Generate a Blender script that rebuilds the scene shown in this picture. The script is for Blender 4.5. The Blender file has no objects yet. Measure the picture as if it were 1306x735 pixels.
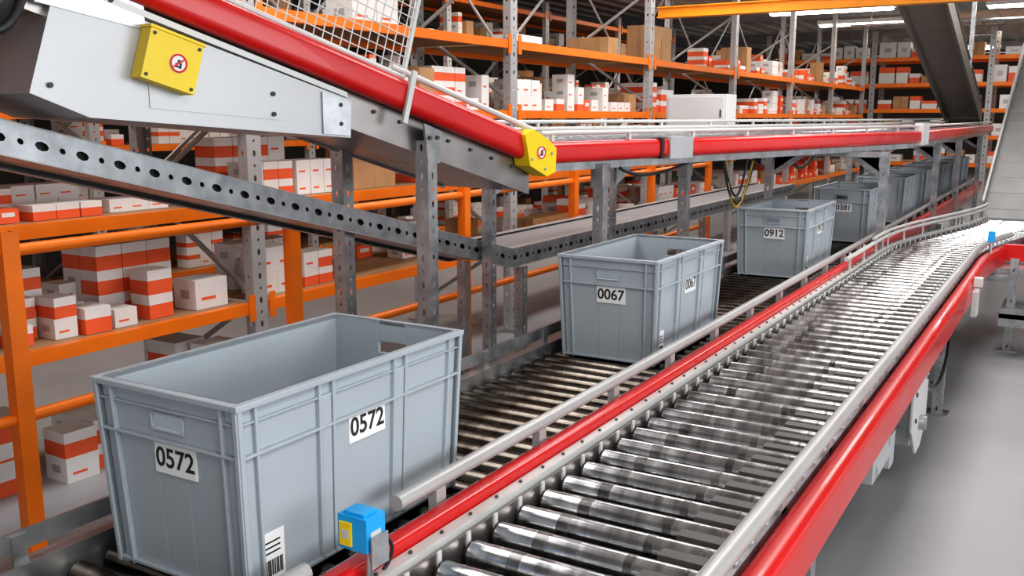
import bpy, math, random
from mathutils import Vector, Matrix
random.seed(7)
scene=bpy.context.scene
CAMH=1.52
# ------------------------------------------------------------------ materials
def mat(name,col,rough=0.5,metal=0.0,var=0.08,scale=8.0,stretch=(1,1,1),rvar=0.1,bump=0.0,emit=0.0,coat=0.0):
    m=bpy.data.materials.new(name); m.use_nodes=True
    nt=m.node_tree; b=nt.nodes['Principled BSDF']
    tc=nt.nodes.new('ShaderNodeTexCoord'); mp=nt.nodes.new('ShaderNodeMapping')
    mp.inputs['Scale'].default_value=stretch
    nt.links.new(tc.outputs['Object'],mp.inputs['Vector'])
    n=nt.nodes.new('ShaderNodeTexNoise'); n.inputs['Scale'].default_value=scale; n.inputs['Detail'].default_value=4
    nt.links.new(mp.outputs['Vector'],n.inputs['Vector'])
    cr=nt.nodes.new('ShaderNodeValToRGB')
    cr.color_ramp.elements[0].position=0.3; cr.color_ramp.elements[1].position=0.7
    cr.color_ramp.elements[0].color=tuple(max(0,c*(1-var)) for c in col)+(1,)
    cr.color_ramp.elements[1].color=tuple(min(1,c*(1+var)) for c in col)+(1,)
    nt.links.new(n.outputs['Fac'],cr.inputs['Fac'])
    nt.links.new(cr.outputs['Color'],b.inputs['Base Color'])
    mr=nt.nodes.new('ShaderNodeMapRange')
    mr.inputs['To Min'].default_value=max(0.03,rough-rvar); mr.inputs['To Max'].default_value=min(1,rough+rvar)
    nt.links.new(n.outputs['Fac'],mr.inputs['Value']); nt.links.new(mr.outputs['Result'],b.inputs['Roughness'])
    b.inputs['Metallic'].default_value=metal
    if coat: b.inputs['Coat Weight'].default_value=coat
    if bump:
        bp=nt.nodes.new('ShaderNodeBump'); bp.inputs['Strength'].default_value=bump; bp.inputs['Distance'].default_value=0.01
        nt.links.new(n.outputs['Fac'],bp.inputs['Height']); nt.links.new(bp.outputs['Normal'],b.inputs['Normal'])
    if emit:
        b.inputs['Emission Color'].default_value=tuple(col)+(1,); b.inputs['Emission Strength'].default_value=emit
    return m
M_BIN=mat('bin_plastic',(0.41,0.455,0.49),0.36,0,0.04,3)
M_GALV=mat('galvanised_steel',(0.46,0.47,0.48),0.36,0.85,0.25,14,(1,1,1),0.12)
M_GALVP=mat('galvanised_side_plate',(0.30,0.27,0.26),0.30,0.85,0.2,6,(1,1,1),0.1)  # darker, warmer steel: a reddish reflection is put into the colour
M_GALVD=mat('galvanised_steel_dull',(0.30,0.31,0.32),0.45,0.6,0.2,10)
M_PANEL=mat('motor_cover_paint',(0.47,0.47,0.48),0.38,0.3,0.08,5)
M_ROLL=mat('roller_steel',(0.55,0.55,0.55),0.22,1.0,0.40,9,(0.4,3.0,0.4),0.09)  # bright and dark bands in the colour imitate reflections and wear
M_ROLLW=mat('roller_worn_band',(0.24,0.23,0.22),0.3,1.0,0.5,12,(1,1,1),0.10)
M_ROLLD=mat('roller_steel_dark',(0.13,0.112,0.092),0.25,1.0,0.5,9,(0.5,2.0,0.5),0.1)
M_RED=mat('red_paint',(0.60,0.010,0.010),0.30,0,0.06,5,coat=0.2)
M_ORG=mat('orange_paint',(0.88,0.19,0.003),0.42,0,0.08,6)
M_ORGY=mat('orange_yellow_paint',(0.88,0.33,0.01),0.4,0,0.08,6)
M_YEL=mat('yellow_paint',(0.86,0.62,0.005),0.4,0,0.05,6)
M_BLUE=mat('sensor_blue',(0.01,0.36,0.78),0.35,0,0.05,6)
M_TUBE=mat('rail_tube_grey',(0.43,0.42,0.41),0.35,0.1,0.06,6)
M_TUBEW=mat('rail_tube_light',(0.60,0.60,0.58),0.35,0.1,0.06,6)
M_BLK=mat('black_plastic',(0.02,0.02,0.022),0.45,0,0.2,8)
M_DKG=mat('dark_grey_plastic',(0.075,0.07,0.065),0.5,0,0.2,8)
M_BELT=mat('belt_rubber',(0.12,0.12,0.115),0.55,0,0.15,10)
M_BELTG=mat('belt_grey',(0.30,0.30,0.30),0.5,0,0.08,5)
M_WHITE=mat('white_plastic',(0.70,0.70,0.69),0.4,0,0.03,4)
M_LABEL=mat('label_paper',(0.85,0.85,0.84),0.6,0,0.02,4)
M_CW=mat('carton_white',(0.78,0.76,0.73),0.65,0,0.06,5)
M_CO=mat('carton_orange',(0.84,0.125,0.035),0.55,0,0.08,5)
M_CB=mat('carton_brown',(0.46,0.26,0.12),0.75,0,0.12,6)
M_DECK=mat('shelf_board',(0.38,0.22,0.11),0.65,0,0.2,5,(1,6,1))
M_BROWN=mat('overhead_belt_underside',(0.20,0.175,0.15),0.5,0.2,0.15,4)
M_CEIL=mat('ceiling_sheet',(0.46,0.45,0.43),0.7,0,0.08,2)
M_WALL=mat('wall_panel',(0.13,0.11,0.095),0.8,0,0.15,1.5)
M_YCAB=mat('cable_yellow',(0.42,0.27,0.02),0.45)
M_SRED=mat('sign_red',(0.7,0.02,0.02),0.4)
M_LAMP=mat('lamp_glow',(1.0,0.95,0.85),0.4,emit=14)
M_FLOOR=mat('concrete_floor',(0.38,0.38,0.39),0.42,0,0.10,1.3,rvar=0.12)
def add_floor_detail():
    nt=M_FLOOR.node_tree
    n=nt.nodes.new('ShaderNodeTexNoise'); n.inputs['Scale'].default_value=40; n.inputs['Detail'].default_value=8
    tc=nt.nodes.new('ShaderNodeTexCoord'); nt.links.new(tc.outputs['Object'],n.inputs['Vector'])
    bp=nt.nodes.new('ShaderNodeBump'); bp.inputs['Strength'].default_value=0.08; bp.inputs['Distance'].default_value=0.01
    nt.links.new(n.outputs['Fac'],bp.inputs['Height']); nt.links.new(bp.outputs['Normal'],nt.nodes['Principled BSDF'].inputs['Normal'])
add_floor_detail()

# ------------------------------------------------------------------ mesh builder
class MB:
    def __init__(s): s.v=[];s.f=[];s.m=[];s.sm=[];s.mats=[]
    def mi(s,m):
        if m not in s.mats: s.mats.append(m)
        return s.mats.index(m)
    def add(s,vs,fs,m,smooth=False):
        o=len(s.v); s.v.extend([tuple(v) for v in vs]); k=s.mi(m)
        for f in fs:
            s.f.append(tuple(i+o for i in f)); s.m.append(k); s.sm.append(smooth)
    def box(s,x0,x1,y0,y1,z0,z1,m):
        vs=[(x0,y0,z0),(x1,y0,z0),(x1,y1,z0),(x0,y1,z0),(x0,y0,z1),(x1,y0,z1),(x1,y1,z1),(x0,y1,z1)]
        s.add(vs,[(0,3,2,1),(4,5,6,7),(0,1,5,4),(1,2,6,5),(2,3,7,6),(3,0,4,7)],m)
    def obox(s,c,a,b,d,m):
        c=Vector(c);a=Vector(a);b=Vector(b);d=Vector(d)
        vs=[c-a-b-d,c+a-b-d,c+a+b-d,c-a+b-d,c-a-b+d,c+a-b+d,c+a+b+d,c-a+b+d]
        s.add(vs,[(0,3,2,1),(4,5,6,7),(0,1,5,4),(1,2,6,5),(2,3,7,6),(3,0,4,7)],m)
    def tube(s,pts,r,m,n=12,caps=True):
        pts=[Vector(p) for p in pts]
        up=None; vs=[]
        for i,p in enumerate(pts):
            if i==0:t=pts[1]-p
            elif i==len(pts)-1:t=p-pts[i-1]
            else:t=(pts[i+1]-p).normalized()+(p-pts[i-1]).normalized()
            t.normalize()
            if up is None:
                up=Vector((0,0,1)) if abs(t.z)<0.9 else Vector((1,0,0))
            a=t.cross(up).normalized(); b=a.cross(t).normalized(); up=b
            for k in range(n):
                th=2*math.pi*k/n
                vs.append(p+a*math.cos(th)*r+b*math.sin(th)*r)
        fs=[]
        for i in range(len(pts)-1):
            for k in range(n):
                k2=(k+1)%n
                fs.append((i*n+k,i*n+k2,(i+1)*n+k2,(i+1)*n+k))
        s.add(vs,fs,m,True)
        if caps:
            s.add(vs[:n],[tuple(range(n))],m); s.add(vs[-n:],[tuple(range(n))],m)
    def cyl(s,p0,p1,r,m,n=16): s.tube([p0,p1],r,m,n)
    def sweep(s,pts,nv,prof,m,smooth=False):
        k=len(prof); vs=[]
        for p,nn in zip(pts,nv):
            p=Vector(p); nn=Vector(nn)
            for (a,z) in prof: vs.append(p+nn*a+Vector((0,0,z)))
        fs=[]
        for i in range(len(pts)-1):
            for j in range(k):
                j2=(j+1)%k; fs.append((i*k+j,i*k+j2,(i+1)*k+j2,(i+1)*k+j))
        s.add(vs,fs,m,smooth); s.add(vs[:k],[tuple(range(k))],m); s.add(vs[-k:],[tuple(range(k))],m)
    def prism(s,pts,d,m):
        pts=[Vector(p) for p in pts]; d=Vector(d); k=len(pts)
        vs=pts+[p+d for p in pts]
        fs=[tuple(range(k)),tuple(range(k,2*k))]+[(i,(i+1)%k,(i+1)%k+k,i+k) for i in range(k)]
        s.add(vs,fs,m)
    def perf(s,o,u,v,L,W,pitch,hu,hv,m,rows=1):
        """sheet with real holes: origin o, length dir u, width dir v"""
        o=Vector(o);u=Vector(u).normalized();v=Vector(v).normalized()
        nc=max(1,int(round(L/pitch))); pu=L/nc; pv=W/rows
        for r in range(rows):
            for c in range(nc):
                ctr=o+u*(pu*(c+.5))+v*(pv*(r+.5))
                A=[];B=[]
                sc=1.0 if (c%2==0 or hu<=hv) else 0.45
                for k in range(8):
                    th=math.pi*k/4
                    cu,sv=math.cos(th),math.sin(th)
                    q=max(abs(cu),abs(sv))
                    A.append(ctr+u*(cu/q*pu/2)+v*(sv/q*pv/2)); B.append(ctr+u*cu*hu*sc+v*sv*hv*(sc**.5))
                s.add(A+B,[(k,(k+1)%8,(k+1)%8+8,k+8) for k in range(8)],m)
    def obj(s,name,bevel=0,parent=None,warp=None,loc=None,solid=0):
        me=bpy.data.meshes.new(name)
        vs=s.v if warp is None else [warp(p) for p in s.v]
        me.from_pydata(vs,[],s.f)
        for m in s.mats: me.materials.append(m)
        me.polygons.foreach_set('material_index',s.m); me.polygons.foreach_set('use_smooth',s.sm)
        import bmesh
        bm=bmesh.new(); bm.from_mesh(me); bmesh.ops.recalc_face_normals(bm,faces=bm.faces); bm.to_mesh(me); bm.free()
        ob=bpy.data.objects.new(name,me); scene.collection.objects.link(ob)
        if parent: ob.parent=parent
        if loc: ob.location=loc
        if bevel:
            bv=ob.modifiers.new('bevel','BEVEL'); bv.width=bevel; bv.segments=2; bv.limit_method='ANGLE'
        return ob
def rrect(n0,n1,z0,z1,r,seg=4):
    out=[]
    for (cx,cz,a0) in ((n1-r,z1-r,0),(n0+r,z1-r,90),(n0+r,z0+r,180),(n1-r,z0+r,270)):
        for k in range(seg+1):
            a=math.radians(a0+90*k/seg); out.append((cx+r*math.cos(a),cz+r*math.sin(a)))
    return out
def bez(p0,p1,p2,p3,n=14):
    p0,p1,p2,p3=[Vector(p) for p in (p0,p1,p2,p3)]
    return [p0*(1-t)**3+p1*3*t*(1-t)**2+p2*3*t*t*(1-t)+p3*t**3 for t in [i/n for i in range(n+1)]]

# ------------------------------------------------------------------ camera
cd=bpy.data.cameras.new('camera'); cam=bpy.data.objects.new('camera',cd); scene.collection.objects.link(cam)
cd.sensor_width=36; cd.lens=1204/1306*36; cd.clip_start=0.05; cd.clip_end=200
cam.location=(0,0,CAMH); cam.rotation_euler=(math.radians(90-10.24),0,math.radians(30.8-90))
scene.camera=cam

# ------------------------------------------------------------------ room shell
b=MB(); b.box(-6,32,-9,14,-0.1,0,M_FLOOR); b.obj('floor')
b=MB(); b.box(-6,32,-9,14,3.42,3.5,M_CEIL)
for i in range(60): b.box(-6,32,-9+i*0.39,-9+i*0.39+0.10,3.38,3.42,M_CEIL)
b.obj('ceiling')
b=MB(); b.box(-6,32,13.9,14,0,3.4,M_WALL); b.obj('wall_left')
b=MB(); b.box(31.9,32,-9,13.9,0,3.4,M_WALL)
b.obj('wall_far')
b=MB()
for x in (2,7,12,17,22,27): 
    b.box(x-0.05,x+0.05,-9,13.8,3.2,3.38,M_GALVD)
    b.box(x-0.08,x+0.08,-9,13.8,3.18,3.2,M_GALVD)
b.obj('trim_1')

# ------------------------------------------------------------------ bins
def make_bin(x,y,z,num,rot=0.0):
    L,W,H=0.71,0.40,0.385; hx,hy=L/2,W/2
    b=MB(); t=0.005; ins=0.014; wx=hx-ins; wy=hy-ins
    b.box(-wx,wx,-wy,wy,0.006,0.012,M_BIN)
    b.box(-wx+.03,wx-.03,-wy+.03,wy-.03,0,0.006,M_BIN)
    for sg in (-1,1):
        y0,y1=sorted((sg*wy,sg*(wy-t))); b.box(-wx,wx,y0,y1,0.006,H,M_BIN)
    hw,hz0,hz1=0.042,H-0.080,H-0.052
    for sg in (-1,1):
        x0,x1=sorted((sg*wx,sg*(wx-t)))
        b.box(x0,x1,-wy,-hw,0.006,H,M_BIN); b.box(x0,x1,hw,wy,0.006,H,M_BIN)
        b.box(x0,x1,-hw,hw,0.006,hz0,M_BIN); b.box(x0,x1,-hw,hw,hz1,H,M_BIN)
        xa,xb=sorted((sg*wx,sg*(hx-0.009)))
        b.box(xa,xb,-hw-.004,hw+.004,hz1,hz1+.004,M_BIN); b.box(xa,xb,-hw-.004,hw+.004,hz0-.004,hz0,M_BIN)
        b.box(xa,xb,-hw-.004,-hw,hz0,hz1,M_BIN); b.box(xa,xb,hw,hw+.004,hz0,hz1,M_BIN)
    def ring(z0,z1,o,i=ins+t):
        ox,oy=hx-o,hy-o; ix,iy=hx-i,hy-i
        b.box(-ox,ox,-oy,-iy,z0,z1,M_BIN); b.box(-ox,ox,iy,oy,z0,z1,M_BIN)
        b.box(-ox,-ix,-iy,iy,z0,z1,M_BIN); b.box(ix,ox,-iy,iy,z0,z1,M_BIN)
    ring(H-0.012,H,0.0); ring(H-0.105,H-0.099,0.003,ins); ring(H-0.042,H-0.038,0.007,ins)
    for sg in (-1,1):
        ya,yb=sorted((sg*(wy-.001),sg*(hy-0.004)))
        for xx,w in ((-hx+.008,.014),(hx-.008,.014),(-hx+.050,.007),(hx-.050,.007)):
            b.box(xx-w/2,xx+w/2,ya,yb,0.0,H-0.01,M_BIN)
        for xx in (-0.118,0.118):
            ym=sg*(hy-0.0065); y0,y1=sorted((sg*wy,ym))
            b.box(xx-.014,xx+.014,y0,y1,0.012,H-0.04,M_BIN)
            for d in (-.020,.020): b.box(xx+d-.004,xx+d+.004,ya,yb,0.004,H-.012,M_BIN)
        b.box(-hx+.01,hx-.01,ya,yb,0.004,0.012,M_BIN)
    for sg in (-1,1):
        xa,xb=sorted((sg*(wx-.001),sg*(hx-0.004)))
        for yy,w in ((-hy+.008,.014),(hy-.008,.014),(-hy+.050,.007),(hy-.050,.007)):
            b.box(xa,xb,yy-w/2,yy+w/2,0.0,H-0.01,M_BIN)
        b.box(xa,xb,-hy+.01,hy-.01,0.004,0.012,M_BIN)
    T=0.055
    def warp(p):
        k=1-T*(1-min(1,p[2]/H)); ky=1-T*1.2*(1-min(1,p[2]/H)); return (p[0]*k,p[1]*ky,p[2])
    ob=b.obj('storage_bin',0.0018,warp=warp)
    ob.location=(x+hx,y+hy,z); ob.rotation_euler=(0,0,rot)
    def label(face,a,zc,w,h,txt,bar=False):
        k=1-T*(1-(zc)/H); ky=1-T*1.2*(1-zc/H)
        lb=MB()
        if face=='front':
            px=-(wx*k+0.002); mtx=Matrix(((0,0,-1,px-0.0012),(-1,0,0,a),(0,1,0,zc),(0,0,0,1)))
            lb.box(px-0.001,px+0.003,a-w/2,a+w/2,zc-h/2,zc+h/2,M_LABEL)
        else:
            py=-(wy*ky+0.002); mtx=Matrix(((1,0,0,a),(0,0,-1,py-0.0012),(0,1,0,zc),(0,0,0,1)))
            lb.box(a-w/2,a+w/2,py-0.001,py+0.003,zc-h/2,zc+h/2,M_LABEL)
            if bar:
                r=random.Random(3); xx=a-w/2+.006
                while xx<a+w/2-.006:
                    ww=r.choice((.001,.0015,.0025)); lb.box(xx,xx+ww,py-.0016,py-.0008,zc-h*.32,zc-h*.02,M_BLK); xx+=ww+r.choice((.001,.002))
                for q in range(3): lb.box(a-w*.4,a+w*.3,py-.0016,py-.0008,zc+h*(.1+.1*q),zc+h*(.13+.1*q),M_BLK)
        lo=lb.obj('label_plate',0,parent=ob)
        if txt:
            cu=bpy.data.curves.new('label_number','FONT'); cu.body=txt; cu.size=h*0.88; cu.align_x='CENTER'; cu.align_y='CENTER'
            cu.extrude=0.0004; cu.offset=0.0009; cu.materials.append(M_BLK)
            to=bpy.data.objects.new('label_number',cu); scene.collection.objects.link(to); to.parent=ob; to.matrix_local=mtx
    if num:
        label('front',-0.012,H-0.138,0.112,0.060,num); label('side',0.012,H-0.132,0.116,0.062,num)
        label('side',-0.262,0.065,0.056,0.105,'',True)
    return ob
CZ=0.642
make_bin(1.10,1.21,CZ,'0572',0.0); make_bin(3.04,1.22,CZ,'0067'); make_bin(5.18,1.23,CZ,'0912',0.015)
make_bin(6.95,1.22,CZ,'0381',-0.01)
for xx in (8.45,9.75,10.9,11.9,12.9): make_bin(xx,1.22,CZ,'')

# ------------------------------------------------------------------ left roller conveyor (container line)
def leg(b,x,y,top,w=0.05,m=M_GALV):
    h=w/2
    b.perf((x-h,y-h,0.01),(0,0,1),(1,0,0),top-0.01,w,0.05,0.014,0.006,m)
    b.perf((x-h,y+h,0.01),(0,0,1),(1,0,0),top-0.01,w,0.05,0.014,0.006,m)
    b.perf((x-h,y-h,0.01),(0,0,1),(0,1,0),top-0.01,w,0.05,0.014,0.006,m)
    b.box(x-h-.03,x+h+.03,y-h-.03,y+h+.03,0,0.01,m)
    b.cyl((x+h+.015,y,0.01),(x+h+.015,y,0.03),0.008,m,6)
XE=14.0
b=MB()
x=-0.4
while x<XE:
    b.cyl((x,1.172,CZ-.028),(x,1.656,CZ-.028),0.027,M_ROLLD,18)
    b.cyl((x,1.160,CZ-.028),(x,1.172,CZ-.028),0.007,M_GALV,8); b.cyl((x,1.656,CZ-.028),(x,1.668,CZ-.028),0.007,M_GALV,8)
    x+=0.082
b.box(-0.4,XE,1.17,1.65,0.53,0.535,M_BLK)  # black sheet added to darken the gaps between the rollers
b.box(-0.4,XE,1.668,1.674,0.50,0.675,M_GALV); b.box(-0.4,XE,1.674,1.705,0.669,0.675,M_GALV); b.box(-0.4,XE,1.674,1.705,0.50,0.506,M_GALV)
b.box(-0.4,XE,1.690,1.697,0.695,0.735,M_GALV)
for i in range(34): b.box(-0.3+i*.42,-0.27+i*.42,1.683,1.690,0.66,0.73,M_GALV)
b.box(-0.4,XE,1.132,1.162,0.50,0.668,M_GALV)
b.sweep([(-0.4,0,0),(XE,0,0)],[(0,1,0)]*2,rrect(1.084,1.128,0.560,0.697,0.012),M_RED,True)
for i in range(130):
    xx=-0.3+i*.11
    b.cyl((xx,1.152,0.668),(xx,1.152,0.675),0.006,M_DKG,6)
b.tube([(1.46,1.150,0.734),(XE,1.150,0.734)],0.0175,M_TUBE,14)
b.tube([(-0.4,1.150,0.70),(1.19,1.150,0.70)],0.0175,M_TUBE,14)
for i in range(28):
    xx=1.6+i*.46; b.box(xx-.018,xx+.018,1.134,1.156,0.668,0.722,M_TUBE)
for xx in (-0.2,0.5,1.1): b.box(xx-.018,xx+.018,1.134,1.156,0.668,0.70,M_TUBE)
for xx in (0.3,2.2,4.1,6.0,8.0,10,12): 
    leg(b,xx,1.69,0.5); leg(b,xx,1.12,0.5); b.box(xx-.02,xx+.02,1.12,1.69,0.43,0.47,M_GALV)
b.obj('roller_conveyor')

# ------------------------------------------------------------------ right roller conveyor (veers to the right at the far end)
RZ=0.640; XB=9.3; XS=6.5; OFF=-0.40
def offs(x):
    if x<=XS: return 0.0
    t=min(1,(x-XS)/(XB-XS)); return OFF*t*t*(3-2*t)
def pathpts(x0,x1=XB):
    xs=[x0]+[XS+(XB-XS)*k/14 for k in range(15) if XS+(XB-XS)*k/14>x0 and XS+(XB-XS)*k/14<x1]+[x1]
    if x1<=XS: xs=[x0,x1]
    return [(x,offs(x),0) for x in xs],[(0,1,0)]*len(xs)
P,N=pathpts(0.0)
def ptube(b,n,z,r,m,x0=0.0,x1=XB):
    P,N=pathpts(x0,x1); b.tube([(p[0],p[1]+n,z) for p in P],r,m,14)
b=MB()
pit=0.108; x=0.05
while x<XB:
    o=offs(x); rc=RZ-.031
    b.cyl((x,0.535+o,rc),(x,1.026+o,rc),0.031,M_ROLL,24)
    for yy,ww in ((0.585,.008),(0.70,.02),(0.90,.03)): b.cyl((x,yy+o,rc),(x,yy+ww+o,rc),0.0313,M_ROLLW,24)
    b.cyl((x,0.527+o,rc),(x,1.040+o,rc),0.008,M_GALV,8)
    b.cyl((x,1.024+o,rc),(x,1.034+o,rc),0.027,M_BLK,14)
    b.box(x+.036,x+.072,0.553+o,0.67+o,RZ-.03,RZ-.002,M_DKG)
    b.box(x+.032,x+.076,0.530+o,0.553+o,RZ-.04,RZ-.001,M_BLK)
    x+=pit
b.sweep(P,N,[(0.53,0.49),(1.03,0.49),(1.03,0.495),(0.53,0.495)],M_BLK)  # black sheet under the rollers, stands in for shade in the gaps
b.sweep(P,N,[(1.040,0.50),(1.044,0.50),(1.044,0.655),(1.040,0.655)],M_GALVP)
b.sweep(P,N,[(1.052,0.50),(1.080,0.50),(1.080,0.671),(1.052,0.671)],M_TUBEW)
b.sweep(P,N,[(0.500,0.50),(0.526,0.50),(0.526,0.652),(0.500,0.652)],M_GALV)
P2,N2=pathpts(0.0,7.2)
b.sweep(P2,N2,rrect(0.432,0.498,0.512,0.655,0.028,6),M_RED,True)
ptube(b,0.510,0.695,0.0205,M_TUBE,0,7.6)
ptube(b,1.06,0.745,0.012,M_TUBEW,5.4); ptube(b,1.06,0.775,0.010,M_TUBEW,6.2)
for i in range(10): 
    xx=5.5+i*.4; b.box(xx-.01,xx+.01,1.055+offs(xx),1.065+offs(xx),0.66,0.77,M_TUBEW)
for i in range(16):
    xx=0.2+i*.46; b.box(xx-.02,xx+.02,0.500+offs(xx),0.520+offs(xx),0.64,0.68,M_TUBE)
x=0.05
while x<XB:
    o=offs(x)
    b.cyl((x+.05,1.066+o,0.671),(x+.05,1.066+o,0.676),0.0045,M_DKG,6)
    b.box(x-.007,x+.007,1.036+o,1.040+o,0.625,0.658,M_WHITE)
    b.cyl((x+.05,0.513+o,0.652),(x+.05,0.513+o,0.659),0.006,M_WHITE,6)
    x+=pit
for xx in (0.7,2.35,5.2): 
    leg(b,xx,0.52,0.5); leg(b,xx,1.03,0.5); b.box(xx-.02,xx+.02,0.52,1.03,0.42,0.46,M_GALV); b.box(xx-.02,xx+.02,0.52,1.03,0.12,0.16,M_GALV)
leg(b,6.9,0.30,0.62); b.box(6.88,6.92,0.3,1.0,0.46,0.5,M_GALV)
leg(b,8.6,0.75,0.5); leg(b,8.6,0.15,0.5)
b.sweep([(7.22,0,0),(7.30,0,0)],[(0,1,0)]*2,rrect(-0.75,0.40,0.555,0.665,0.02),M_RED,True)
b.sweep([(8.0,0,0),(8.06,0,0)],[(0,1,0)]*2,rrect(-0.75,0.30,0.555,0.665,0.02),M_RED,True)
y=0.20
while y>-0.75:
    b.cyl((7.31,y,0.625),(7.99,y,0.625),0.028,M_ROLL,14); y-=.09
b.box(6.95,7.25,-0.5,0.42,0.5,0.54,M_GALV)
b.box(6.6,7.2,-0.6,0.35,0.27,0.30,M_GALVD)
b.box(6.6,6.62,-0.6,0.35,0.22,0.33,M_GALV)
leg(b,7.0,-0.5,0.5); leg(b,8.0,-0.6,0.55)
b.obj('roller_conveyor')
b=MB()
b.box(3.02,3.30,0.47,0.52,0.37,0.51,M_PANEL); b.cyl((3.06,0.50,0.40),(3.30,0.50,0.40),0.04,M_PANEL,18)
b.box(3.28,3.36,0.46,0.55,0.34,0.46,M_PANEL)
b.prism([(3.75,0.455,0.51),(4.15,0.455,0.51),(4.15,0.455,0.27),(4.02,0.455,0.2),(3.9,0.455,0.2),(3.75,0.455,0.33)],(0,0.012,0),M_TUBEW)
b.box(3.8,4.1,0.467,0.9,0.26,0.50,M_GALV); b.cyl((3.95,0.43,0.32),(3.95,0.455,0.32),0.03,M_GALV,14)
for (px,pz) in ((3.8,.47),(4.1,.47),(4.1,.3),(3.82,.36)): b.cyl((px,0.449,pz),(px,0.455,pz),0.01,M_DKG,6)
b.tube(bez((4.15,0.47,0.45),(4.5,0.45,0.25),(4.8,0.45,0.35),(5.0,0.47,0.52)),0.008,M_BLK,8)
b.obj('conveyor_drive_motor',0.003)
b=MB(); b.box(5.55,5.66,0.40,0.432,0.46,0.60,M_TUBEW); b.box(5.58,5.63,0.385,0.43,0.62,0.67,M_TUBEW); b.obj('rail_bracket',0.003)
b=MB(); b.box(6.75,6.80,0.42,0.46,0.73,0.80,M_BLUE); b.cyl((6.775,0.44,0.655),(6.775,0.44,0.73),0.008,M_GALV,8); b.obj('photoelectric_sensor',0.003)

# ------------------------------------------------------------------ blue sensor in the foreground
b=MB(); sx,sy,sz=1.265,1.080,0.736
b.box(sx-.022,sx+.032,sy-.032,sy+.036,sz,sz+.066,M_BLUE)
b.box(sx-.016,sx+.022,sy-.022,sy+.026,sz+.066,sz+.072,M_BLUE)
b.box(sx-.026,sx-.022,sy+.002,sy+.030,sz+.008,sz+.054,M_YEL)
b.box(sx-.0265,sx-.0255,sy+.007,sy+.024,sz+.022,sz+.040,M_TUBEW)
b.box(sx-.012,sx+.018,sy-.034,sy-.032,sz+.008,sz+.038,M_TUBEW)
b.box(sx-.018,sx+.030,sy-.041,sy-.037,sz-.03,sz+.03,M_GALV); b.box(sx-.012,sx+.024,sy-.037,sy-.032,sz+.01,sz+.03,M_GALV)
b.box(sx-.012,sx+.018,sy-.040,sy+.015,sz-.008,sz,M_GALV)
b.cyl((sx+.004,sy-.014,0.672),(sx+.004,sy-.014,sz),0.008,M_GALV,10)
b.tube(bez((sx+.03,sy,sz+.01),(sx+.08,sy-.02,sz+.0),(sx+.08,sy-.02,sz-.04),(sx+.05,sy-.01,0.67)),0.004,M_BLK,8)
b.obj('photoelectric_sensor',0.003)

# ------------------------------------------------------------------ upper conveyor
ang=math.radians(-11.3); U=Vector((math.cos(ang),math.sin(ang),0)); NN=Vector((-math.sin(ang),math.cos(ang),0))
P0=Vector((3.33,1.89,0)); SL=0.30; ZR=1.38
def UP(u,n=0,z=0):
    zz=ZR+(-u*SL if u<0 else 0)+z
    return P0+U*u+NN*n+Vector((0,0,zz))
incl=[UP(-3.2),UP(-0.02)]; nin=[NN,NN]
b=MB()
b.sweep(incl,nin,rrect(-0.066,0.0,-0.054,0.054,0.031,7),M_RED,True)
b.sweep(incl,nin,rrect(0.50,0.545,-0.042,0.045,0.018,5),M_RED,True)
b.sweep(incl,nin,[(0,-0.17),(0.012,-0.17),(0.012,0.06),(0,0.06)],M_GALVP)
b.sweep(incl,nin,[(0.488,-0.17),(0.5,-0.17),(0.5,0.06),(0.488,0.06)],M_GALVP)
b.sweep(incl,nin,[(0.012,0.0),(0.488,0.0),(0.488,0.02),(0.012,0.02)],M_BELT)
b.sweep(incl,nin,[(0.012,-0.16),(0.488,-0.16),(0.488,-0.15),(0.012,-0.15)],M_GALVP)
for k in range(26):
    q=UP(-3.0+k*.115,-0.002,-0.085); b.cyl(q,q-NN*0.006,0.007,M_DKG,6)
b.sweep([UP(-1.75),UP(-.95)],nin,[(-0.035,-0.082),(-0.002,-0.082),(-0.002,-0.065),(-0.035,-0.065)],M_TUBEW)
for n in (-0.02,0.52):
    b.tube([UP(-0.75 if n<0 else -3.1,n,0.085),UP(-0.02,n,0.085)],0.011,M_TUBEW,10)
def plane(u,z,n): return P0+U*u+NN*n+Vector((0,0,z))
poly=[(-1.93,1.58),(-1.785,1.52),(-.938,1.455),(-.93,1.575),(-1.62,1.775),(-1.86,1.80)]
b.prism([plane(u,z,-0.03) for u,z in poly],NN*0.50,M_PANEL)
b.prism([plane(u,z,-0.033) for u,z in ((-1.62,1.545),(-1.20,1.512),(-1.20,1.60),(-1.62,1.64))],NN*0.003,M_PANEL)
b.prism([plane(u,z,-0.037) for u,z in ((-1.05,1.470),(-.945,1.462),(-.938,1.57),(-1.05,1.60))],NN*0.007,M_GALV)
poly=[(-1.90,1.80),(-1.62,1.75),(-1.62,1.9),(-1.72,2.0),(-1.95,2.05)]
b.prism([plane(u,z,-0.034) for u,z in poly],NN*0.03,M_GALV)
for (u,z) in ((-1.85,1.84),(-1.78,1.83),(-1.71,1.82),(-1.85,1.9),(-1.78,1.89),(-1.71,1.88),(-1.85,1.96),(-1.78,1.95),(-.98,1.56),(-.98,1.50),(-1.88,1.6),(-1.23,1.53),(-1.23,1.59)):
    b.cyl(plane(u,z,-0.034),plane(u,z,-0.039),0.007,M_BLK,10)
b.tube(bez(plane(-2.15,1.75,-.05),plane(-2.0,1.68,-.1),plane(-1.98,1.72,-.1),plane(-1.92,1.85,-.05)),0.012,M_BLK,8)
b.tube(bez(plane(-2.2,1.80,-.05),plane(-2.05,1.72,-.1),plane(-2.0,1.76,-.1),plane(-1.90,1.92,-.05)),0.010,M_DKG,8)
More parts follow.
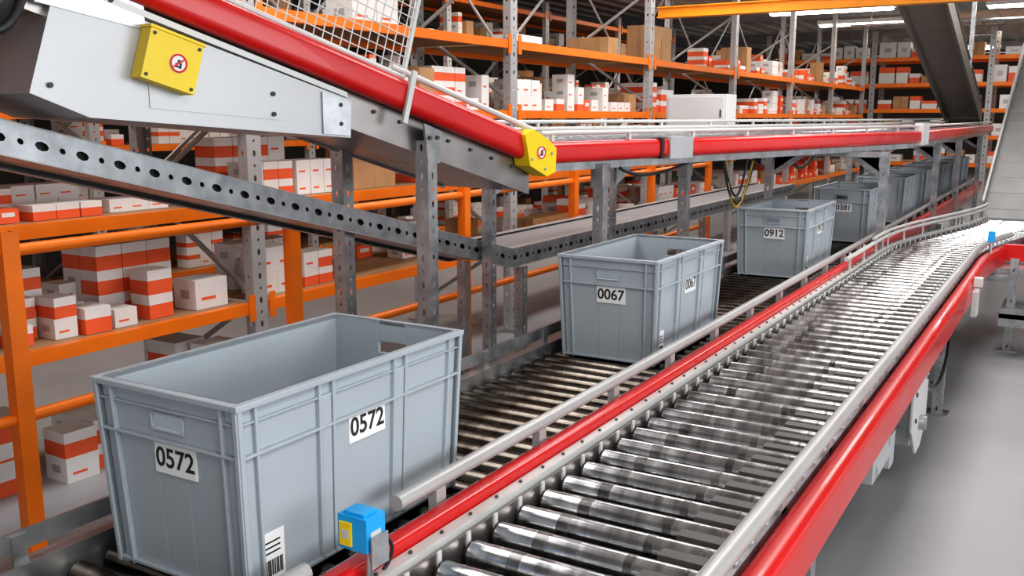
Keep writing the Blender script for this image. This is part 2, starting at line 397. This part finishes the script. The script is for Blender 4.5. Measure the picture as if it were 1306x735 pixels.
b.cyl(plane(-2.25,1.84,0.02),plane(-1.95,1.80,0.02),0.07,M_DKG,20)
b.box(1.0,1.25,2.25,2.4,1.72,1.95,M_BLK)
b.obj('inclined_belt_conveyor')
def sign(b,c,nrm,up,r):
    nrm=Vector(nrm).normalized(); c=Vector(c)
    b.cyl(c,c+nrm*0.001,r,M_LABEL,28)
    a=Vector(up).normalized(); d=nrm.cross(a).normalized()
    ring=[c+nrm*0.0015+(a*math.cos(t)+d*math.sin(t))*r*0.88 for t in [2*math.pi*k/28 for k in range(29)]]
    b.tube(ring,r*0.11,M_SRED,6,False)
    for dx,dz,s1,s2 in ((0,.15,.16,.22),(-.25,-.2,.12,.3),(.2,-.25,.14,.22),(0,-.35,.4,.1)):
        b.obox(c+d*dx*r+a*dz*r+nrm*0.0015,a*r*s2,d*r*s1,nrm*0.0006,M_BLK)
    b.obox(c+nrm*0.0025,(a-d).normalized()*r*0.85,(a+d).normalized()*r*0.085,nrm*0.0008,M_SRED)
T=(U+Vector((0,0,-SL))).normalized(); TU=NN.cross(T).normalized()*-1
if TU.z<0: TU=-TU
b=MB(); c=plane(-1.575,1.668,-0.06)
b.obox(c,T*0.078,TU*0.068,NN*0.028,M_YEL); 
b.obox(c+TU*0.072,T*0.082,TU*0.004,NN*0.032,M_YEL)
for s1 in (-1,1):
    for s2 in (-1,1): q=c+T*.066*s1+TU*.056*s2-NN*.028; b.cyl(q,q-NN*.003,0.005,M_BLK,8)
sign(b,c-NN*0.029+T*.015,-NN,TU,0.026)
b.obj('yellow_switch_box',0.004)
b=MB()
pl=[(-0.14,1.455),(-0.11,1.335),(-0.01,1.29),(0.045,1.305),(0.05,1.40),(0.0,1.435),(-0.09,1.475)]
b.prism([plane(u,z,-0.085) for u,z in pl],NN*0.08,M_YEL)
sign(b,plane(-0.045,1.385,-0.086),-NN,(0,0,1),0.026)
for (u,z) in ((-.10,1.36),(-.02,1.32),(.02,1.38)): b.cyl(plane(u,z,-.085),plane(u,z,-.089),0.006,M_GALV,8)
b.obj('yellow_joint_cover',0.004)
b=MB(); u0,u1,hh=-2.4,-0.70,0.55
def MP(s,h): return UP(s,-0.02,0.065)+TU*h
fr=[MP(u0,0.0),MP(u1,0.0),MP(u1,hh),MP(u0,hh),MP(u0,0.0)]
for a,c in zip(fr[:-1],fr[1:]): b.cyl(a,c,0.010,M_TUBEW,10)
s=u0+.04
while s<u1: b.cyl(MP(s,0),MP(s,hh),0.0022,M_TUBEW,5); s+=0.034
h=0.034
while h<hh: b.cyl(MP(u0,h),MP(u1,h),0.0022,M_TUBEW,5); h+=0.034
b.obox(MP(u1,-0.07)-NN*.055,T*0.010,TU*0.09,NN*0.006,M_TUBEW)
b.obj('mesh_safety_guard')

E1=P0+U*4.25
lp=[P0+U*0.03+Vector((0,0,ZR)),P0+U*2.0+Vector((0,0,ZR)),E1+Vector((0,0,ZR)),E1+Vector((0.5,0,ZR)),Vector((XE,E1.y,ZR))]
ln=[NN,NN,(NN+Vector((0,1,0))).normalized(),Vector((0,1,0)),Vector((0,1,0))]
b=MB()
b.sweep(lp,ln,rrect(-0.052,0.0,-0.045,0.044,0.025,6),M_RED,True)
b.sweep(lp,ln,rrect(0.50,0.545,-0.045,0.042,0.018,5),M_RED,True)
b.sweep(lp,ln,[(0,-0.08),(0.012,-0.08),(0.012,0.055),(0,0.055)],M_GALV)
b.sweep(lp,ln,[(0.488,-0.08),(0.5,-0.08),(0.5,0.055),(0.488,0.055)],M_GALV)
b.sweep(lp,ln,[(0.012,-0.07),(0.488,-0.07),(0.488,-0.06),(0.012,-0.06)],M_GALVD)
for n,z,r in ((-0.02,0.078,0.010),(0.52,0.085,0.012),(0.52,0.12,0.009)):
    b.tube([p+v*n+Vector((0,0,z)) for p,v in zip(lp,ln)],r,M_TUBEW,10)
u=0.1; k=0
while u<4.2:
    q=P0+U*u+Vector((0,0,ZR+.02)); b.cyl(q+NN*.015,q+NN*.485,0.025,M_ROLL,12)
    if k%6==0:
        b.obox(q+NN*-.02+Vector((0,0,.035)),U*.01,NN*.006,(0,0,.022),M_TUBEW)
        b.obox(q+NN*.52+Vector((0,0,.055)),U*.01,NN*.006,(0,0,.05),M_TUBEW)
    u+=0.09; k+=1
x=E1.x+.1
while x<XE: b.cyl((x,E1.y+.015,ZR+.02),(x,E1.y+.485,ZR+.02),0.025,M_ROLL,12); x+=0.12
q=P0+U*1.02+Vector((0,0,ZR)); b.obox(q-NN*0.03,U*0.10,NN*0.030,(0,0,0.05),M_PANEL)
q=P0+U*0.86+Vector((0,0,ZR)); b.obox(q-NN*0.03,U*0.012,NN*0.028,(0,0,0.048),M_BLK)
q=E1+Vector((0.2,0,ZR+.02)); b.obox(q+Vector((0,-0.03,0)),(0.16,0,0),(0,0.03,0),(0,0,0.08),M_WHITE)
def bracket(b,x,y,top,dirv):
    d=Vector(dirv).normalized(); o=Vector((x,y,top))
    b.prism([o+Vector((0,0,0)),o+d*0.20,o+d*0.20-Vector((0,0,.03)),o+d*.06-Vector((0,0,.13)),o-Vector((0,0,.16))],d.cross(Vector((0,0,1)))*0.006,M_GALV)
def sup(b,x,y,top,d):
    leg(b,x,y,top-0.02); b.box(x-.04,x+.04,y-.028,y+.028,top-.10,top,M_GALV)
    if d: bracket(b,x,y-.031,top,d); bracket(b,x,y+.031,top,d)
for X,yl,yr in ((3.78,1.80,2.38),(4.75,1.775,2.2)):
    sup(b,X,yl,ZR-.06,None); sup(b,X,yr,ZR-.06,U)
for X in (6.4,9.0,10.7):
    sup(b,X,1.79,ZR-.08,(0,-1,0)); sup(b,X+.15,1.085,ZR-.08,(0,1,0)); b.box(X-.02,X+.18,1.10,1.80,ZR-.11,ZR-.08,M_GALV)
sup(b,13.2,1.79,ZR-.08,(0,-1,0)); sup(b,13.2,1.085,ZR-.08,(0,1,0))
b.tube(bez((4.95,1.62,1.30),(5.0,1.6,0.95),(5.15,1.6,0.95),(5.3,1.58,1.28)),0.006,M_YCAB,8)
b.tube(bez((4.90,1.62,1.30),(5.0,1.6,0.98),(5.2,1.6,0.98),(5.33,1.58,1.28)),0.006,M_BLK,8)
b.tube(bez((4.9,1.62,1.32),(5.05,1.6,1.0),(5.15,1.6,1.05),(5.2,1.58,1.30)),0.007,M_BLK,8)
b.tube(bez((3.85,1.74,1.30),(4.0,1.72,1.24),(4.3,1.70,1.25),(4.6,1.66,1.32)),0.008,M_BLK,8)
b.tube(bez((6.6,1.7,1.30),(6.7,1.7,1.1),(7.0,1.7,1.15),(7.0,1.6,1.32)),0.012,M_DKG,8)
b.obj('overhead_roller_conveyor')
b=MB()
for (X,Y) in ((2.75,1.995),):
    leg(b,X,Y,1.44,0.055)
    b.prism([(X-.055,Y-.035,1.50),(X+.055,Y-.035,1.47),(X+.035,Y-.035,1.36),(X-.035,Y-.035,1.36)],(0,0.008,0),M_GALV)
    for dx in (-.025,.02): b.cyl((X+dx,Y-.036,1.45),(X+dx,Y-.042,1.45),0.008,M_DKG,6)
leg(b,2.88,2.50,1.40,0.06)
b.obj('conveyor_support_frame')
b=MB(); b.box(5.86,6.06,1.93,2.33,1.42,1.665,M_WHITE); b.box(5.854,5.86,1.945,2.315,1.435,1.65,M_WHITE); b.box(5.85,5.854,1.96,1.97,1.52,1.57,M_BLK)
b.box(5.93,5.96,1.95,2.3,1.34,1.42,M_GALV); b.obj('control_cabinet',0.004)

# ------------------------------------------------------------------ lower belt conveyor with perforated channel
b=MB()
XA,XK,XZ=0.7,4.06,9.6; zK=0.82; s2=0.25
def lz(x): return zK+(XK-x)*s2 if x<XK else zK
yn,yf=2.42,2.84; hh2=0.046
for yy in (yn,yf):
    a=Vector((XA,yy,lz(XA)-hh2)); e=Vector((XK,yy,zK-hh2)); 
    b.perf(a,(e-a),(0,0,1),(e-a).length,2*hh2,0.062,0.021,0.013,M_GALV)
    b.perf((XK,yy,zK-hh2),(1,0,0),(0,0,1),XZ-XK,2*hh2,0.062,0.021,0.013,M_GALV)
    sg=1 if yy==yn else -1
    pts=[(XA,yy,lz(XA)),(XK,yy,zK),(XZ,yy,zK)]; nv=[(0,sg,0)]*3
    b.sweep(pts,nv,[(-0.002,hh2),(0.045,hh2),(0.045,hh2+.003),(-0.002,hh2+.003)],M_TUBE)
    b.sweep(pts,nv,[(-0.004,-hh2-.003),(0.035,-hh2-.003),(0.035,-hh2),(-0.004,-hh2)],M_TUBE)
    b.sweep(pts,nv,[(0.03,-0.04),(0.034,-0.04),(0.034,0.04),(0.03,0.04)],M_DKG)
pts=[(XA,0,lz(XA)),(XK,0,zK),(XZ,0,zK)]; nv=[(0,1,0)]*3
b.sweep(pts,nv,[(yn+.045,0.02),(yf-.045,0.02),(yf-.045,0.035),(yn+.045,0.035)],M_BELTG)
b.sweep(pts,nv,[(yn+.04,-0.03),(yf-.04,-0.03),(yf-.04,-0.025),(yn+.04,-0.025)],M_GALV)
for xx in (4.2,6.0,8.0): leg(b,xx,yn+.03,zK-.06); leg(b,xx,yf-.03,zK-.06)
b.obj('belt_conveyor')

# ------------------------------------------------------------------ far inclined conveyors
def incline(name,x0,z0,x1,z1,y0,y1,m,msid,rib=0.12,top=False):
    b=MB(); pts=[(x0,0,z0),(x1,0,z1)]; nv=[(0,1,0)]*2
    b.sweep(pts,nv,[(y0,0),(y1,0),(y1,0.03),(y0,0.03)],m)
    for y in (y0,y1): b.sweep(pts,nv,[(y-.012,-0.06),(y+.012,-0.06),(y+.012,0.10),(y-.012,0.10)],msid)
    n=int(abs(x1-x0)/rib)
    for k in range(n):
        t=(k+.5)/n; x=x0+(x1-x0)*t; z=z0+(z1-z0)*t
        if top: b.box(x-.004,x+.004,y0,y1,z+.024,z+.034,m)
    for y in (y0,y1):
        b.tube([(x0,y,z0+.17),(x1,y,z1+.17)],0.012,M_TUBEW if top else msid,10)
    for t in (.3,.75):
        x=x0+(x1-x0)*t; z=z0+(z1-z0)*t
        for y in (y0,y1): b.box(x-.025,x+.025,y-.02,y+.02,(0 if top else z+.08),(z-.05 if top else 3.38),M_GALV)
    return b.obj(name)
incline('inclined_belt_conveyor',9.31,0.62,15.2,3.0,0.05,0.70,M_BELTG,M_GALV,0.3,True)
incline('inclined_belt_conveyor',13.2,1.50,7.2,3.02,1.10,1.48,M_BROWN,M_BROWN,0.5)

# ------------------------------------------------------------------ racks
RL=[0.63,1.12,1.57,2.04]
def rack(name,ups,y0,y1,levels,H=3.1):
    b=MB()
    for x in ups:
        for yy,sg in ((y0,1),(y1,-1)):
            b.perf((x-.045,yy,0.01),(0,0,1),(1,0,0),H,0.09,0.06,0.016,0.010,M_TUBE)
            b.perf((x-.045,yy,0.01),(0,0,1),(0,sg,0),H,0.06,0.06,0.012,0.008,M_TUBE)
            b.perf((x+.045,yy,0.01),(0,0,1),(0,sg,0),H,0.06,0.06,0.012,0.008,M_TUBE)
            b.box(x-.07,x+.07,yy-.05,yy+.05,0,0.01,M_GALV)
        z=0.15; fl=0
        while z<H-.5:
            a,c=(y0+.05,y1-.05) if fl else (y1-.05,y0+.05)
            b.cyl((x,a,z),(x,c,z+.48),0.014,M_TUBE,6); z+=.5; fl^=1
    for x0,x1 in zip(ups[:-1],ups[1:]):
        for z in levels:
            for yy in (y0-.005,y1-.035):
                b.box(x0+.047,x1-.047,yy,yy+.04,z-.055,z,M_ORG)
            for xx in (x0+.047,x1-.087):
                b.box(xx,xx+.04,y0-.012,y0-.005,z-.09,z+.04,M_ORG)
            b.box(x0+.05,x1-.05,y0+.035,y1-.035,z-.02,z-.002,M_DECK)
        # rear diagonal bracing
        b.cyl((x0+.05,y1-.01,1.2),(x1-.05,y1-.01,2.9),0.012,M_TUBE,6); b.cyl((x1-.05,y1-.02,1.2),(x0+.05,y1-.02,2.9),0.012,M_TUBE,6)
    return b.obj(name)
ups=[0.85+2.44*i for i in range(8)]
rack('pallet_rack',[ups[0]-2.44]+ups,3.4,4.25,RL)
rack('pallet_rack',[ups[0]-1.0+2.44*i for i in range(8)],6.6,7.5,[0.2,0.75,1.3,1.85,2.45,2.95])
def carton(b,x,y,z,lx,ly,lz,st,rot=0):
    c=Vector((x,y,z)); a=Vector((math.cos(rot),math.sin(rot),0)); d=Vector((-a.y,a.x,0))
    def bx(z0,z1,m,g=0): b.obox(c+Vector((0,0,(z0+z1)/2)),a*(lx/2+g),d*(ly/2+g),(0,0,(z1-z0)/2),m)
    if st==0: bx(0,lz*.58,M_CO); bx(lz*.58,lz,M_CW)
    elif st==1:
        bx(0,lz,M_CW); b.obox(c+d*-(ly/2)+Vector((0,0,lz*.35))-a*lx*.1,a*lx*.22,d*.0008,(0,0,lz*.05),M_CO)
        b.obox(c-a*(lx/2)+Vector((0,0,lz*.5)),a*.0008,d*ly*.2,(0,0,lz*.15),M_TUBE)
    elif st==2: bx(0,lz,M_CB); b.obox(c+Vector((0,0,lz/2)),a*(lx/2+.0008),d*.02,(0,0,lz/2+.0008),M_DECK)
    elif st==3: bx(0,lz*.65,M_CW); bx(lz*.65,lz,M_CO,.001)
    else: bx(0,lz,M_CO); b.obox(c+d*-(ly/2)+Vector((0,0,lz*.6)),a*lx*.3,d*.0008,(0,0,lz*.15),M_CW)
def stack(b,x,y,z,lx,ly,lz,st,nx=1,ny=1,nz=1,jit=.01):
    for i in range(nx):
        for j in range(ny):
            for k in range(nz):
                s2=st
                if st in (0,3) and random.random()<.15: s2=1
                carton(b,x+i*(lx+.004),y+j*(ly+.004),z+k*lz,lx,ly,lz,s2,random.uniform(-jit,jit)*4)
def fill(b,x0,x1,y0,y1,z,hmax,dens=1.0,styles=(0,0,1,1,1,4,4,0,2)):
    x=x0+.06
    while x<x1-.12:
        if random.random()>dens: x+=random.uniform(.1,.4); continue
        st=random.choice(styles); lx=random.uniform(.08,.14); ly=random.uniform(.12,.18); lz=random.uniform(.07,.12)
        if st==2: lx,lz=random.uniform(.14,.22),random.uniform(.10,.16)
        nx=random.choice((1,1,2,3)); 
        if x+nx*lx>x1-.06: nx=1
        nz=max(1,min(int(hmax/lz),random.choice((1,1,2,2,3)))); ny=random.choice((1,2))
        stack(b,x+lx/2,y0+ly/2+random.uniform(.0,.08),z,lx,ly,lz,st,nx,ny,nz)
        x+=nx*(lx+.004)+random.uniform(.005,.06)
    x=x0+.1
    while x<x1-.25:
        if random.random()<dens*.75:
            st=random.choice(styles); lz=random.uniform(.08,.14)
            stack(b,x+.08,y1-.2,z,.15,.2,lz,st,1,1,max(1,min(int(hmax/lz),random.choice((1,2,3)))))
        x+=.17
b=MB(); z=0.63
stack(b,2.12,3.56,z,.09,.12,.085,0,1,1,1); stack(b,2.20,3.66,z,.09,.12,.085,0,1,2,2)
stack(b,2.31,3.56,z,.10,.12,.085,0,1,1,2); stack(b,2.30,3.78,z,.11,.12,.09,0,1,1,3)
stack(b,2.44,3.54,z,.12,.14,.11,0,1,1,1); stack(b,2.46,3.75,z,.12,.14,.10,0,1,1,1)
stack(b,2.58,3.54,z,.11,.12,.08,1,1,1,1); stack(b,2.66,3.74,z,.13,.12,.11,0,3,2,3,0.002)
stack(b,2.78,3.56,z,.13,.12,.11,0,1,1,2); stack(b,3.06,3.56,z,.19,.15,.14,1,1,1,1,.04)
stack(b,2.56,3.90,z,.10,.12,.08,1,1,1,2)
fill(b,0.9,2.0,3.45,4.2,z,.3); 
z=1.12
stack(b,2.02,3.55,z,.085,.10,.055,4,2,1,1); stack(b,2.25,3.55,z,.10,.12,.06,0,3,1,1); stack(b,2.1,3.72,z,.085,.10,.06,0,2,1,2)
stack(b,2.62,3.60,z,.10,.14,.055,1,3,1,1); stack(b,2.35,3.85,z,.10,.14,.06,1,3,1,2)
fill(b,0.9,1.95,3.45,4.2,z,.3)
z=1.57; fill(b,0.9,3.25,3.45,4.2,z,.3)
z=2.04; fill(b,0.9,3.25,3.45,4.2,z,.3)
z=0.001
stack(b,2.35,3.6,z,.15,.15,.11,0,1,1,2); stack(b,2.52,3.65,z,.15,.15,.11,0,2,2,2); stack(b,2.9,3.8,z,.14,.15,.11,1,1,1,3); stack(b,2.1,3.7,z,.15,.15,.11,0,1,1,3)
stack(b,3.1,3.5,z,.18,.2,.15,1,1,1,3); stack(b,3.05,3.75,z,.18,.2,.15,0,1,1,3)
b.obj('carton_boxes')
for i in range(1,7):
    b=MB(); x0,x1=ups[i]+.05,ups[i+1]-.05
    if i==1:
        stack(b,3.44,3.56,.63,.12,.14,.12,1,2,1,2); stack(b,3.75,3.56,.63,.11,.14,.09,0,2,1,2); stack(b,3.5,3.8,.63,.14,.14,.12,1,3,1,2)
        fill(b,x0+1.0,x1,3.6,4.2,.63,.2,.45)
        stack(b,3.40,3.58,1.12,.10,.14,.09,0,3,1,2,.003); stack(b,3.74,3.58,1.12,.10,.14,.09,1,3,1,2,.003); stack(b,3.4,3.8,1.12,.12,.14,.1,0,4,1,3)
        stack(b,4.22,3.60,1.12,.19,.2,.15,2,2,1,1); stack(b,4.24,3.62,1.27,.18,.2,.07,2,1,1,1)
        fill(b,4.75,x1,3.5,4.2,1.12,.25,.8)
    else:
        fill(b,x0,x1,3.45,4.2,0.63,.25,.7); fill(b,x0,x1,3.45,4.2,1.12,.28,.75)
    fill(b,x0,x1,3.45,4.2,1.57,.30,.95,(0,0,1,1,2,4,1)); 
    if i==1:
        stack(b,x1-1.35,3.65,2.04,.2,.2,.13,1,2,1,2)
    elif i==2:
        stack(b,x1-.35,3.7,2.04,.2,.2,.17,2,1,2,1); stack(b,x0+.4,3.7,2.04,.2,.2,.08,1,2,1,1)
    elif i==3:
        stack(b,x0+.35,3.65,2.04,.26,.24,.11,2,2,1,3)
    else: fill(b,x0,x1,3.5,4.2,2.04,.36,.55,(1,1,0,2,4))
    b.obj('carton_boxes')
b=MB()
for i in range(7):
    x0=ups[0]-1.0+2.44*i
    for z in (0.2,.75,1.3,1.85,2.45): fill(b,x0,x0+2.3,6.65,7.4,z,.4,.6,(0,1,2,1,3))
b.obj('carton_boxes')
b=MB()
for x in (0.45,1.80,3.12,4.52,5.90,7.3,8.7):
    b.box(x-.03,x+.03,2.99,2.996,0.01,1.15,M_ORG); b.box(x-.03,x-.024,2.996,3.04,0.01,1.15,M_ORG); b.box(x+.024,x+.03,2.996,3.04,0.01,1.15,M_ORG)
    b.box(x-.06,x+.06,2.96,3.07,0,0.01,M_ORG)
for z in (0.51,1.085): b.tube([(0.45,3.02,z),(8.7,3.02,z)],0.021,M_ORG,12)
b.obj('orange_guard_frame')
b=MB(); yy=[-6.5+2.0*i for i in range(7)]; X0=19.2
for y in yy:
    for xx in (X0,X0+1): b.perf((xx,y-.05,0.01),(0,0,1),(0,1,0),3.1,0.1,0.08,0.02,0.012,M_TUBE)
    b.box(X0-.04,X0+.04,y-.07,y+.07,0,0.01,M_GALV)
for y0,y1 in zip(yy[:-1],yy[1:]):
    for z in (0.7,1.2,1.68,2.15,2.62):
        for xx in (X0-.01,X0+.96): b.box(xx,xx+.05,y0+.05,y1-.05,z-.07,z,M_ORG)
        b.box(X0+.04,X0+.96,y0+.05,y1-.05,z-.02,z-.002,M_DECK)
b.obj('pallet_rack')
b=MB()
for y0 in yy[:-1]:
    for z in (0.7,1.2,1.68,2.15,2.62):
        y=y0+.15
        while y<y0+1.8:
            if random.random()<.85:
                l=random.uniform(.15,.3); h=random.uniform(.12,.30); carton(b,X0+.25,y+l/2,z,.3,l,h,random.choice((0,1,0,2,3,1)))
                y+=l+.03
            else: y+=.2
b.obj('carton_boxes')
b=MB(); b.box(8.14,8.20,-1.6,3.34,2.40,2.475,M_ORGY); b.box(8.11,8.23,-1.6,3.34,2.475,2.485,M_ORGY); b.box(8.11,8.23,-1.6,3.34,2.39,2.40,M_ORGY)
b.box(8.12,8.22,-1.7,-1.6,0,3.4,M_ORGY)
b.obj('crane_beam')
b=MB()
for (x,y0,y1,z) in ((9.5,1.3,3.2,2.75),(15.5,-2,3.2,2.9)):
    b.cyl((x,y0,z),(x,y1,z),0.02,M_GALV,8)
    for yy in (y0+.3,y1-.3): b.cyl((x,yy,z),(x,yy,3.4),0.01,M_GALV,8)
b.obj('sprinkler_pipe')

# ------------------------------------------------------------------ lamps
def lamp(x,y,z=3.0,L=1.7):
    b=MB(); b.box(x-.09,x+.09,y-L/2,y+L/2,z+.03,z+.09,M_WHITE)
    b.box(x-.07,x+.07,y-L/2+.03,y+L/2-.03,z,z+.03,M_LAMP)
    for yy in (y-L/3,y+L/3): b.cyl((x,yy,z+.09),(x,yy,3.4),0.006,M_GALV,6)
    b.obj('fluorescent_lamp',0.01)
for (x,y) in ((13.9,3.15),(16.0,2.95),(14.4,0.4),(17.6,-0.2),(23,2.5),(23,-.5),(9.8,5.4)): lamp(x,y,2.95)
def area(name,loc,size,size_y,power,rot=(0,0,0),col=(1,0.98,0.96)):
    l=bpy.data.lights.new(name,'AREA'); l.shape='RECTANGLE'; l.size=size; l.size_y=size_y; l.energy=power; l.color=col
    o=bpy.data.objects.new(name,l); scene.collection.objects.link(o); o.location=loc; o.rotation_euler=rot
for (x,y,p) in ((0.3,-1.0,80),(5.0,0.6,64),(9,0.6,60)): area('ceiling_fill_light',(x,y,3.15),2.2,1.2,p)  # added unseen area lights; first one set aside to shade bin interiors
for (x,y) in ((2.5,2.6),(7,2.7),(12,2.6),(16.5,1.0)): area('ceiling_fill_light',(x,y,3.15),2.5,0.5,44,col=(.97,.98,1))  # added area lights that brighten the racks
for (x,y) in ((3,5.4),(9,5.4),(15,5.4)): area('ceiling_fill_light',(x,y,3.15),2.5,0.6,50,col=(1,.96,.90))
area('ceiling_fill_light',(22,1,3.1),4,4,170,col=(1,.92,.8))
area('daylight_fill_light',(2,-7,2.2),9,2.6,330,(math.radians(80),0,0),(0.93,0.97,1.0))  # added area light imitating daylight from the side; no window is built
w=bpy.data.worlds.new('world'); scene.world=w; w.use_nodes=True
w.node_tree.nodes['Background'].inputs[0].default_value=(0.90,0.94,1.0,1); w.node_tree.nodes['Background'].inputs[1].default_value=0.85
scene.view_settings.view_transform='Standard'
try: scene.view_settings.look='Medium High Contrast'
except Exception as e: print(e)
